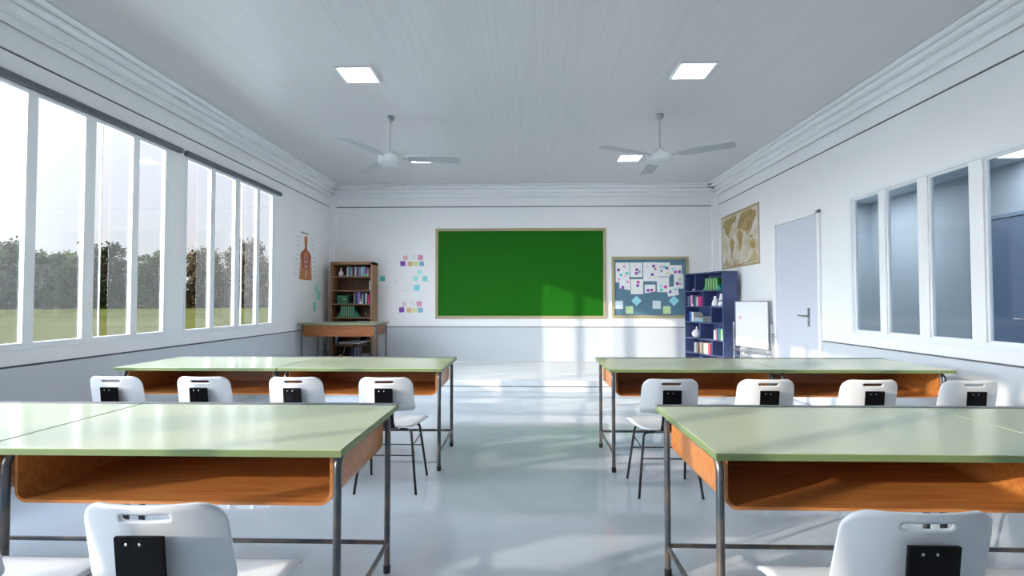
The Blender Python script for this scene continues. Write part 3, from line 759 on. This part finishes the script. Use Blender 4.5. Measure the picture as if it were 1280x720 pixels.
# green box on third shelf
t = thing('storage_box', 'dark green storage box with a gold label on the third shelf of the brown bookcase', 'box'); 
MB().box(0, .19, 0, .2, 0, .125, flat((.02, .13, .07))).build('body', t, bevel=.004); MB().box(-.004, .194, -.004, .204, .11, .145, flat((.025, .17, .10))).build('lid', t, bevel=.004)
MB().box(.10, .165, -.003, 0, .065, .095, flat((.38, .32, .10))).build('label_plate', t); place(t, MBR, ub(165), .04, bs[2])
def vase(label, M, u, d, z, s=1, prof=None, m=CERAM, band=False, lean=0):
    prof = prof or [(.018, 0), (.036, .008), (.05, .035), (.05, .06), (.036, .088), (.016, .105), (.010, .125), (.010, .15), (.017, .162)]
    o = MB().lathe([(r * s, h * s) for r, h in prof], m, 24).build('vase', smooth=60); tag(o, label, 'vase', 'vases in the bookcases')
    place(o, M, u, d, z); return o
vase('small round bellied white vase with thin neck on the top shelf of the brown bookcase', MBR, ub(222), .10, bs[0], .92)
def trinket(name, label, cat, M, u, d, z, parts):
    t = thing(name, label, cat)
    for nm, fn in parts: fn(nm, t)
    place(t, M, u, d, z); return t
def bx(*a, bev=.003):
    return lambda nm, t: MB().box(*a[:-1], a[-1]).build(nm, t, bevel=bev)
def lt(prof, m, off=(0, 0, 0)): return lambda nm, t: MB().lathe(prof, m, 20).build(nm, t, smooth=50, loc=off)
trinket('soap_dish', 'low beige dish beside the small white vase', 'dish', MBR, ub(325), .08, bs[0], [('bowl', lt([(.018, 0), (.026, .006), (.030, .018), (.026, .018), (.02, .008)], flat((.55, .48, .40)))), ('foot', lt([(.02, 0), (.02, .003)], flat((.5, .44, .36))))])
trinket('figurine', 'small green figurine in front of the turquoise book on the top shelf', 'figurine', MBR, ub(830), .012, bs[0], [('base', lt([(.030, 0), (.030, .008), (.02, .012)], flat((.12, .5, .2)))), ('body', lt([(.02, .01), (.026, .025), (.014, .04), (.004, .045)], flat((.3, .62, .3))))])
trinket('figurine', 'tiny white figurine in front of the grey books on the top shelf', 'figurine', MBR, ub(592), .012, bs[0], [('base', lt([(.014, 0), (.014, .006)], CERAM)), ('body', lt([(.008, .006), (.014, .02), (.009, .035), (.012, .045), (.003, .055)], CERAM))])
trinket('picture_frame', 'white two column ornament in front of books on the third brown shelf', 'ornament', MBR, ub(728), .004, bs[2], [('base', bx(-.03, .03, 0, .022, 0, .03, CERAM)), ('column', bx(-.018, -.010, .004, .012, .03, .09, CERAM, bev=.001)), ('column', bx(.010, .018, .004, .012, .03, .09, CERAM, bev=.001))])
trinket('model_ship', 'small dark model with a white sail at the right of the fourth brown shelf', 'ornament', MBR, ub(810), .06, bs[3], [('hull', bx(-.06, .06, 0, .04, 0, .03, flat((.06, .02, .015)))), ('mast', bx(-.003, .003, .018, .024, .03, .13, flat((.1, .06, .04)), bev=.0005)), ('sail', lambda nm, t: MB().prism([(-.014, .05), (.014, .05), (0, .075)], .010, .013, PAPER).build(nm, t)), ('rail', bx(-.055, .055, .01, .03, .085, .09, flat((.2, .14, .1)), bev=.001))])
# lower shelves seen under the teacher desk
trinket('pen_jar', 'dark striped jar at the left under the teacher desk, inside the brown bookcase', 'jar', MBR, ub(145), .07, bs[5], [('jar', lt([(.034, 0), (.036, .01), (.036, .12), (.034, .125)], flat((.02, .05, .09)))), ('lid', lt([(.040, .125), (.040, .142), (.036, .147)], flat((.45, .5, .5)))), ('stripe', bx(-.012, -.004, -.0385, -.035, .01, .11, flat((.3, .45, .6)), bev=.0005)), ('stripe', bx(.008, .014, -.0385, -.034, .01, .11, flat((.3, .45, .6)), bev=.0005))])
low = [(560, 590, (.10, .09, .09), 'charcoal'), (596, 640, (.04, .04, .05), 'black'), (646, 684, (.14, .12, .11), 'umber'), (690, 735, (.05, .05, .06), 'ink black'), (740, 760, (.50, .5, .48), 'thin grey'), (766, 826, (.03, .05, .06), 'thick black'), (830, 848, (.55, .58, .55), 'thin silver'), (852, 905, (.02, .06, .09), 'petrol'), (908, 944, (.10, .04, .07), 'maroon')]
for i, (a, c, col, nm) in enumerate(low):
    book(MBR, ub(a), ub(c), bs[5], .165, col, '%s book above the chair seat, %s from the left on the sixth brown shelf' % (nm, ordw[i]), 'books on the sixth shelf of the brown bookcase')
trinket('toy_car', 'small yellow toy car on the lowest visible shelf of the brown bookcase', 'toy car', MBR, ub(235), .06, bs[6], [('body', bx(-.065, .055, 0, .05, .012, .035, flat((.55, .32, .03)), bev=.006)), ('cabin', bx(-.02, .035, .006, .044, .035, .055, flat((.75, .55, .25)), bev=.006))] + [('wheel', (lambda x: lambda nm, t: MB().lathe([(.013, 0), (.013, .008)], RUBBER, 14, Matrix.Translation((x, 0, .013)) @ Matrix.Rotation(PI / 2, 4, 'X')).build(nm, t, smooth=40))(x)) for x in (-.042, .035)])
for i, (a, c, h, col, nm) in enumerate([(500, 570, .17, (.03, .04, .20), 'thick royal blue'), (575, 612, .19, (.55, .58, .68), 'pale lavender'), (616, 650, .16, (.10, .12, .24), 'midnight blue'), (653, 682, .19, (.50, .52, .62), 'silver blue')]):
    book(MBR, ub(a), ub(c), bs[6], h, col, '%s book, %s from the left on the lowest visible brown shelf' % (nm, ordw[i]), 'books on the lowest visible brown shelf')
for i, (z, h, x0, x1, col, nm) in enumerate([(0, .035, 690, 920, (.06, .16, .22), 'dark teal'), (.036, .04, 700, 900, (.45, .45, .48), 'grey')]):
    o = book(MBR, 0, h, 0, (x1 - x0) / 18 * 8.9 / 640, col, '%s book lying flat, %s of two at the bottom right of the brown bookcase' % (nm, ('lower', 'upper')[i]), 'books lying flat in the brown bookcase')
    o.matrix_world = MBR @ Matrix.Translation((ub(x1), .05, bs[6] + z)) @ Matrix.Rotation(-PI / 2, 4, 'Y') @ Matrix.Translation((0, 0, 0))

# blue bookcase contents
def uq(q, s=13.09): return bu(850 + q / s, .035)
for i in range(5):
    a = 385 + i * 41
    binder(MBL, uq(a), uq(a + 39), gs[0], .20, 'light banded green binder, %s from the left at the top of the blue bookcase' % ordw[i], 'green binders in the blue bookcase', (.05, .20, .06), (.32, .52, .25), d=.03)
bookend(MBL, uq(352), uq(384), gs[0], .08, True, 'green wedge bookend left of the green binders in the blue bookcase', 'green bookends', (.02, .30, .18), d=.03)
bookend(MBL, uq(592), uq(645), gs[0], .09, False, 'green wedge bookend right of the green binders in the blue bookcase', 'green bookends', (.02, .34, .24), d=.03)
trinket('trinket_box', 'tiny pale box in the small top left cubby of the blue bookcase', 'box', MBL, uq(190), .02, gs[0], [('body', bx(0, .03, 0, .03, 0, .022, flat((.6, .62, .75)))), ('lid', bx(-.002, .032, -.002, .032, .022, .03, flat((.66, .68, .8))))])
row = [(108, 118, .17, (.30, .32, .36), 'thin grey'), (122, 140, .165, (.05, .06, .16), 'dark navy'), (148, 182, .185, (.52, .26, .52), 'mauve'), (186, 210, .17, (.03, .03, .04), 'black'), (214, 240, .165, (.03, .20, .20), 'dark teal'), (246, 264, .165, (.78, .78, .74), 'white'), (270, 330, .16, (.52, .02, .20), 'thick magenta')]
for i, (a, c, h, col, nm) in enumerate(row):
    book(MBL, uq(a), uq(c), gs[1], h, col, '%s book, %s from the left in the second row of the blue bookcase' % (nm, ordw[i]), 'books in the second row of the blue bookcase')
trinket('figurine', 'tiny white figurine in front of the black book in the blue bookcase', 'figurine', MBL, uq(200), .014, gs[1], [('base', lt([(.012, 0), (.012, .006)], CERAM)), ('body', lt([(.010, .006), (.014, .02), (.008, .035), (.003, .042)], CERAM))])
vase('leaning looking pear shaped white vase in the second row of the blue bookcase', MBL, uq(515), .07, gs[1], 1.0, [(.03, 0), (.052, .01), (.058, .035), (.048, .07), (.030, .11), (.024, .15), (.022, .165)])
t = thing('vase', 'white vase with a black curved stripe at the right of the second blue row', 'vase', group='vases in the bookcases')
MB().lathe([(.03, 0), (.05, .01), (.055, .05), (.045, .10), (.028, .15), (.02, .20), (.016, .205)], CERAM, 24).build('body', t, smooth=60)
b = MB(); b.tube([(.058 * math.cos(q) * (1 - .0 * q), .058 * math.sin(q), .05 + .045 * math.sin(q * 1.0 + 2.2)) for q in [i * 2 * PI / 24 for i in range(25)]], .007, BLACKG, 8); b.build('stripe', t, smooth=60)
place(t, MBL, uq(612), .07, gs[1])
U5 = lambda q: bu(850 + q / 12, .035)
for i, (a, c, h, col, nm) in enumerate([(118, 146, .17, (.04, .12, .45), 'bright blue'), (152, 182, .16, (.62, .66, .66), 'pale grey')]):
    book(MBL, U5(a), U5(c), gs[2], h, col, '%s upright book beside the flat stack in the third blue row' % nm, 'books in the third row of the blue bookcase')
zz = 0
for i, (h, w_, col, nm) in enumerate([(.04, .235, (.28, .50, .58), 'pale blue'), (.028, .225, (.42, .46, .46), 'grey'), (.026, .20, (.10, .11, .13), 'black')]):
    o = book(MBL, 0, h, 0, w_, col, '%s book lying flat, %s of the stack of three in the blue bookcase' % (nm, ('lowest', 'middle', 'topmost')[i]), 'stacked books in the blue bookcase')
    o.matrix_world = MBL @ Matrix.Translation((U5(190) + .225, .04, gs[2] + zz)) @ Matrix.Rotation(-PI / 2, 4, 'Y'); zz += h + .001
trinket('model_ship', 'tiny dark ornament standing on the flat stack in the blue bookcase', 'ornament', MBL, U5(240), .10, gs[2] + zz, [('base', bx(-.04, .04, 0, .03, 0, .008, flat((.3, .3, .32)))), ('figure', lt([(.010, .008), (.014, .02), (.008, .034), (.011, .042), (.003, .05)], flat((.35, .36, .38)), (-.015, .015, 0))), ('figure', lt([(.010, .008), (.013, .018), (.007, .03), (.010, .038), (.003, .045)], flat((.35, .36, .38)), (.02, .015, 0)))])
vase('round white bottle vase with a thin neck in the fourth row of the blue bookcase', MBL, U5(185), .085, gs[3], 1.0, [(.03, 0), (.06, .015), (.078, .05), (.078, .075), (.06, .11), (.03, .135), (.014, .15), (.011, .185), (.015, .19)])
for i, (a, c, h, col, nm) in enumerate([(476, 500, .155, (.62, .62, .70), 'pale lilac'), (502, 526, .175, (.55, .22, .34), 'rose'), (534, 570, .19, (.02, .28, .34), 'teal'), (576, 606, .18, (.35, .66, .30), 'light green')]):
    book(MBL, U5(a), U5(c), gs[3], h, col, '%s book, %s from the left in the fourth blue row' % (nm, ordw[i]), 'books in the fourth row of the blue bookcase')
for i, (a, c, h, col, nm) in enumerate([(186, 208, .17, (.62, .68, .70), 'pale blue grey'), (211, 234, .17, (.38, .42, .42), 'stone grey'), (238, 264, .165, (.30, .08, .07), 'oxblood'), (268, 292, .18, (.68, .62, .52), 'sand'), (295, 318, .185, (.40, .30, .22), 'brown'), (321, 352, .175, (.70, .66, .54), 'cream'), (358, 384, .175, (.80, .78, .78), 'white'), (387, 424, .165, (.62, .08, .14), 'scarlet')]):
    book(MBL, U5(a), U5(c), gs[4], h, col, '%s book, %s from the left in the fifth blue row' % (nm, ordw[i]), 'books in the fifth row of the blue bookcase')

# ------------------------------------------------------------------ whiteboard on its stand
wx0, wy0, wx1, wy1 = 3.255, 8.02, 3.395, 7.22
L_ = math.hypot(wx1 - wx0, wy1 - wy0); wa = math.atan2(wy1 - wy0, wx1 - wx0)
t = thing('whiteboard_easel', 'wheeled whiteboard on a chrome stand between the blue bookcase and the door', 'whiteboard', (wx0, wy0, 0), wa)
zb = .562; zt2 = 1.256
bd = MB().box(.012, L_ - .012, -.006, .006, zb + .012, zt2 - .012, BLUEW).build('writing_panel', t)
b = MB(); FR = flat((.20, .21, .23), .3)
b.box(0, L_, -.012, .012, zb, zb + .014, FR); b.box(0, L_, -.012, .012, zt2 - .014, zt2, FR); b.box(0, .014, -.012, .012, zb, zt2, FR); b.box(L_ - .02, L_, -.012, .012, zb, zt2, FR)
b.build('panel_frame', t, bevel=.002)
b = MB(); cols = [flat((.72, .60, .66)), flat((.62, .64, .72)), flat((.72, .70, .64)), flat((.64, .70, .69))]
rr = random.Random(3)
for r_ in range(11):
    z = zt2 - .09 - r_ * .052; x = .06 + rr.random() * .05
    while x < L_ - .08:
        w_ = .015 + rr.random() * .045
        if rr.random() < .62: b.box(x, x + w_, -.0072, -.006, z, z + .007 + rr.random() * .008, cols[rr.randrange(4)])
        x += w_ + .014
b.box(.10, .16, -.0074, -.006, .98, 1.03, flat((.66, .42, .52)))
b.build('marker_writing', bd)
b = MB()
for x in (.09, L_ - .09):
    b.tube([(x, .02, .07), (x, .02, zb + .25)], .011, CHROME)
b.build('upright', t, smooth=50)
for x in (-.05, L_ + .045): MB().tube([(x, .0, .07), (x, .0, .93)], .012, CHROME).build('side_post', t, smooth=50)
for z in (.50, .42): MB().tube([(-.05, 0, z), (L_ + .045, 0, z)], .011, CHROME).build('cross_rail', t, smooth=50)
MB().box(.02, L_ - .02, -.05, -.005, .525, .535, CHROME).build('pen_tray', t, bevel=.002)
for x in (-.05, L_ + .045):
    f = MB().tube([(x, -.13, .075), (x, .12, .075)], .012, CHROME).build('foot_bar', t, smooth=50)
    for y in (-.13, .12):
        MB().lathe([(.012, -.008), (.032, -.008), (.032, .008), (.012, .008)], RUBBER, 16, Matrix.Translation((x, y, .035)) @ Matrix.Rotation(PI / 2, 4, 'Y')).build('wheel', f, smooth=40)
MB().tube([(L_ + .045, .0, .78), (L_ + .14, -.01, .765)], .005, STEEL, 8).build('hook', t, smooth=50)

# ------------------------------------------------------------------ outside: meadow and trees
GRASS = two_tone('meadow_grass', (.024, .029, .007), (.038, .038, .012), .9, .05, (1, .35, 1), detail=6, spec=0)
struct(MB().box(-420, XL - .6, -200, 480, -.8, -.5, GRASS).build('grass_field'))
struct(MB().box(-20, -7.0, YR - 14, YB + 30, -.5, -.46, mat('pale_bounce_paving', (.58, .58, .57), .8, spec=.1, var=.06)).build('added_bounce_terrace'))  # unseen slab, added to bounce daylight onto the upper walls and ceiling
LEAF = [two_tone('foliage_%s' % n, a, c, .8, 1.2, (1, 1, 1), spec=.05) for n, a, c in (('olive', (.018, .026, .008), (.05, .05, .02)), ('russet', (.035, .024, .012), (.075, .055, .03)), ('green', (.014, .03, .006), (.04, .07, .015)))]
BARK = mat('grey_bark', (.09, .075, .06), .9, var=.2)
def make_tree(kind, seed, hh, loc):
    rg = random.Random(seed)
    t = thing('tree', '', 'tree', loc)
    b = MB(); b.tube([(0, 0, 0), (.1, 0, hh * .3), (-.1, .1, hh * .55), (0, 0, hh * .8)], [.35, .28, .2, .05], BARK, 8)
    tips = []
    for i in range(26):
        a = rg.uniform(0, 2 * PI); z0 = hh * rg.uniform(.12, .75); r = min(4.8, hh * rg.uniform(.16, .30) * (1.15 - z0 / hh * .6)); z1 = z0 + hh * rg.uniform(.08, .25)
        p1 = Vector((r * math.cos(a), r * math.sin(a), min(z1, hh * .97)))
        b.tube([(0, 0, z0), tuple(p1 * .5 + Vector((0, 0, z0 * .5))), tuple(p1)], [.12, .07, .03], BARK, 5); tips.append(p1)
    b.build('trunk', t, smooth=60)
    c = MB(); vs = []; fs = []
    for p in tips + [Vector((rg.uniform(-.22, .22) * hh, rg.uniform(-.22, .22) * hh, rg.uniform(.04, .93) * hh)) for _ in range(24)] + [Vector((rg.uniform(-.27, .27) * hh, rg.uniform(-.27, .27) * hh, rg.uniform(.02, .26) * hh)) for _ in range(20)]:
        rad = hh * rg.uniform(.07, .13)
        for k in range(70 if kind != 1 else 42):
            d = Vector((rg.gauss(0, 1), rg.gauss(0, 1), rg.gauss(0, .8))).normalized() * rad * rg.uniform(.3, 1.05)
            q = p + d; q.z = max(.2, q.z); s = rg.uniform(.18, .42)
            u = Vector((rg.gauss(0, 1), rg.gauss(0, 1), rg.gauss(0, 1))).normalized(); v = u.orthogonal().normalized()
            n0 = len(vs); vs += [q + u * s, q + v * s, q - u * s, q - v * s * .8]; fs.append((n0, n0 + 1, n0 + 2, n0 + 3))
    c.add(vs, fs, LEAF[kind]); c.build('crown', t)
    return t
protos = [make_tree(0, 1, 18, (0, 0, 0)), make_tree(1, 2, 18, (0, 0, 0)), make_tree(2, 3, 16, (0, 0, 0)), make_tree(0, 4, 17, (0, 0, 0))]
names = ['olive green bushy tree', 'thin russet tree with bare twigs showing', 'fresh green round tree', 'grey green dense tree']
used = [False] * 4; rg = random.Random(11)
ranks = ['nearest', 'second', 'third', 'farthest']
for rank in range(4):
    r0 = 170 + 13.5 * rank; st = 11.2 / r0
    a = math.radians(17) + rank * st * .37; i = 0
    while a < math.radians(63):
        k = (i * 3 + rank * 2 + (i // 4)) % 4
        if used[k]: o = copy_tree(protos[k])
        else: o = protos[k]; used[k] = True
        sc = rg.uniform(.86, 1.1) * (1.0 if a > .6 else 1.12)
        o.location = (-r0 * math.sin(a), r0 * math.cos(a), -.5); o.rotation_euler = (0, 0, rg.uniform(0, 6.28)); o.scale = (1, 1, sc)
        tag(o, '%s in the %s rank of trees beyond the meadow' % (names[k], ranks[rank]), 'tree', '%s, %s rank' % (names[k], ranks[rank]))
        a += st * rg.uniform(.97, 1.06); i += 1

# ------------------------------------------------------------------ sky and sun
SUN = Vector((1.79, 1.0, -.533)).normalized()
wd = bpy.data.worlds.new('sky'); SC.world = wd; wd.use_nodes = True
N, L = wd.node_tree.nodes, wd.node_tree.links
bg = N['Background']; tc = N.new('ShaderNodeTexCoord')
sep = N.new('ShaderNodeSeparateXYZ'); L.new(tc.outputs['Generated'], sep.inputs['Vector'])
def math_(op, a, b_=None, clamp=False):
    n = N.new('ShaderNodeMath'); n.operation = op; n.use_clamp = clamp
    for i, v in enumerate((a, b_)):
        if v is None: continue
        if isinstance(v, (int, float)): n.inputs[i].default_value = v
        else: L.new(v, n.inputs[i])
    return n.outputs[0]
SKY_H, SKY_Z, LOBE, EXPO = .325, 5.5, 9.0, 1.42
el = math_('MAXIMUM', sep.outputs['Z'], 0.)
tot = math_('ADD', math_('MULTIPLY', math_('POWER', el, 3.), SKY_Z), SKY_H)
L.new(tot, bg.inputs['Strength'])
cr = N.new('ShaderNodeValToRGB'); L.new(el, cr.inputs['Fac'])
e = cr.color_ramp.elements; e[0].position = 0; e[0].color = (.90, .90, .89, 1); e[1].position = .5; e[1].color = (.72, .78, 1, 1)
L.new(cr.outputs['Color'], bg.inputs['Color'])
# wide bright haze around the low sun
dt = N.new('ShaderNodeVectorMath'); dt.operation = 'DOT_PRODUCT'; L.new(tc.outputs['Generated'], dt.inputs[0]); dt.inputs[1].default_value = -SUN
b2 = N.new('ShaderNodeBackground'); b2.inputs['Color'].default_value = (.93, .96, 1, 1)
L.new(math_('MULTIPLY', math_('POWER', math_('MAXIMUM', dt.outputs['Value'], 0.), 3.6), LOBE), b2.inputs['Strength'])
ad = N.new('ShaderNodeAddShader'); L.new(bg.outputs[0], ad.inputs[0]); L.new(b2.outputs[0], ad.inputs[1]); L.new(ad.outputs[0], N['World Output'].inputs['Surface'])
sl = bpy.data.lights.new('sun', 'SUN'); sl.energy = 2.1; sl.angle = math.radians(.6); sl.color = (1, .83, .66)
so = bpy.data.objects.new('sun', sl); COL.objects.link(so); so.rotation_euler = SUN.to_track_quat('-Z', 'Y').to_euler(); so.location = (-8, -4, 5)

# ------------------------------------------------------------------ camera
phi = math.radians(1.5663); th = math.radians(1.4763)
fw = Vector((-math.sin(th) * math.cos(phi), math.cos(th) * math.cos(phi), math.sin(phi)))
cd = bpy.data.cameras.new('camera'); cd.lens = 18; cd.sensor_width = 36; cd.clip_end = 1500; cd.clip_start = .05
co = bpy.data.objects.new('camera', cd); COL.objects.link(co); co.location = (0, 0, 1.24)
co.rotation_euler = fw.to_track_quat('-Z', 'Y').to_euler()
SC.camera = co
vs_ = SC.view_settings
vs_.view_transform = 'Standard'; vs_.look = 'None'; vs_.gamma = 1; vs_.use_curve_mapping = False; vs_.exposure = EXPO
SC.cycles.max_bounces = 12; SC.cycles.diffuse_bounces = 8; SC.cycles.transparent_max_bounces = 16
SC.cycles.use_denoising = True
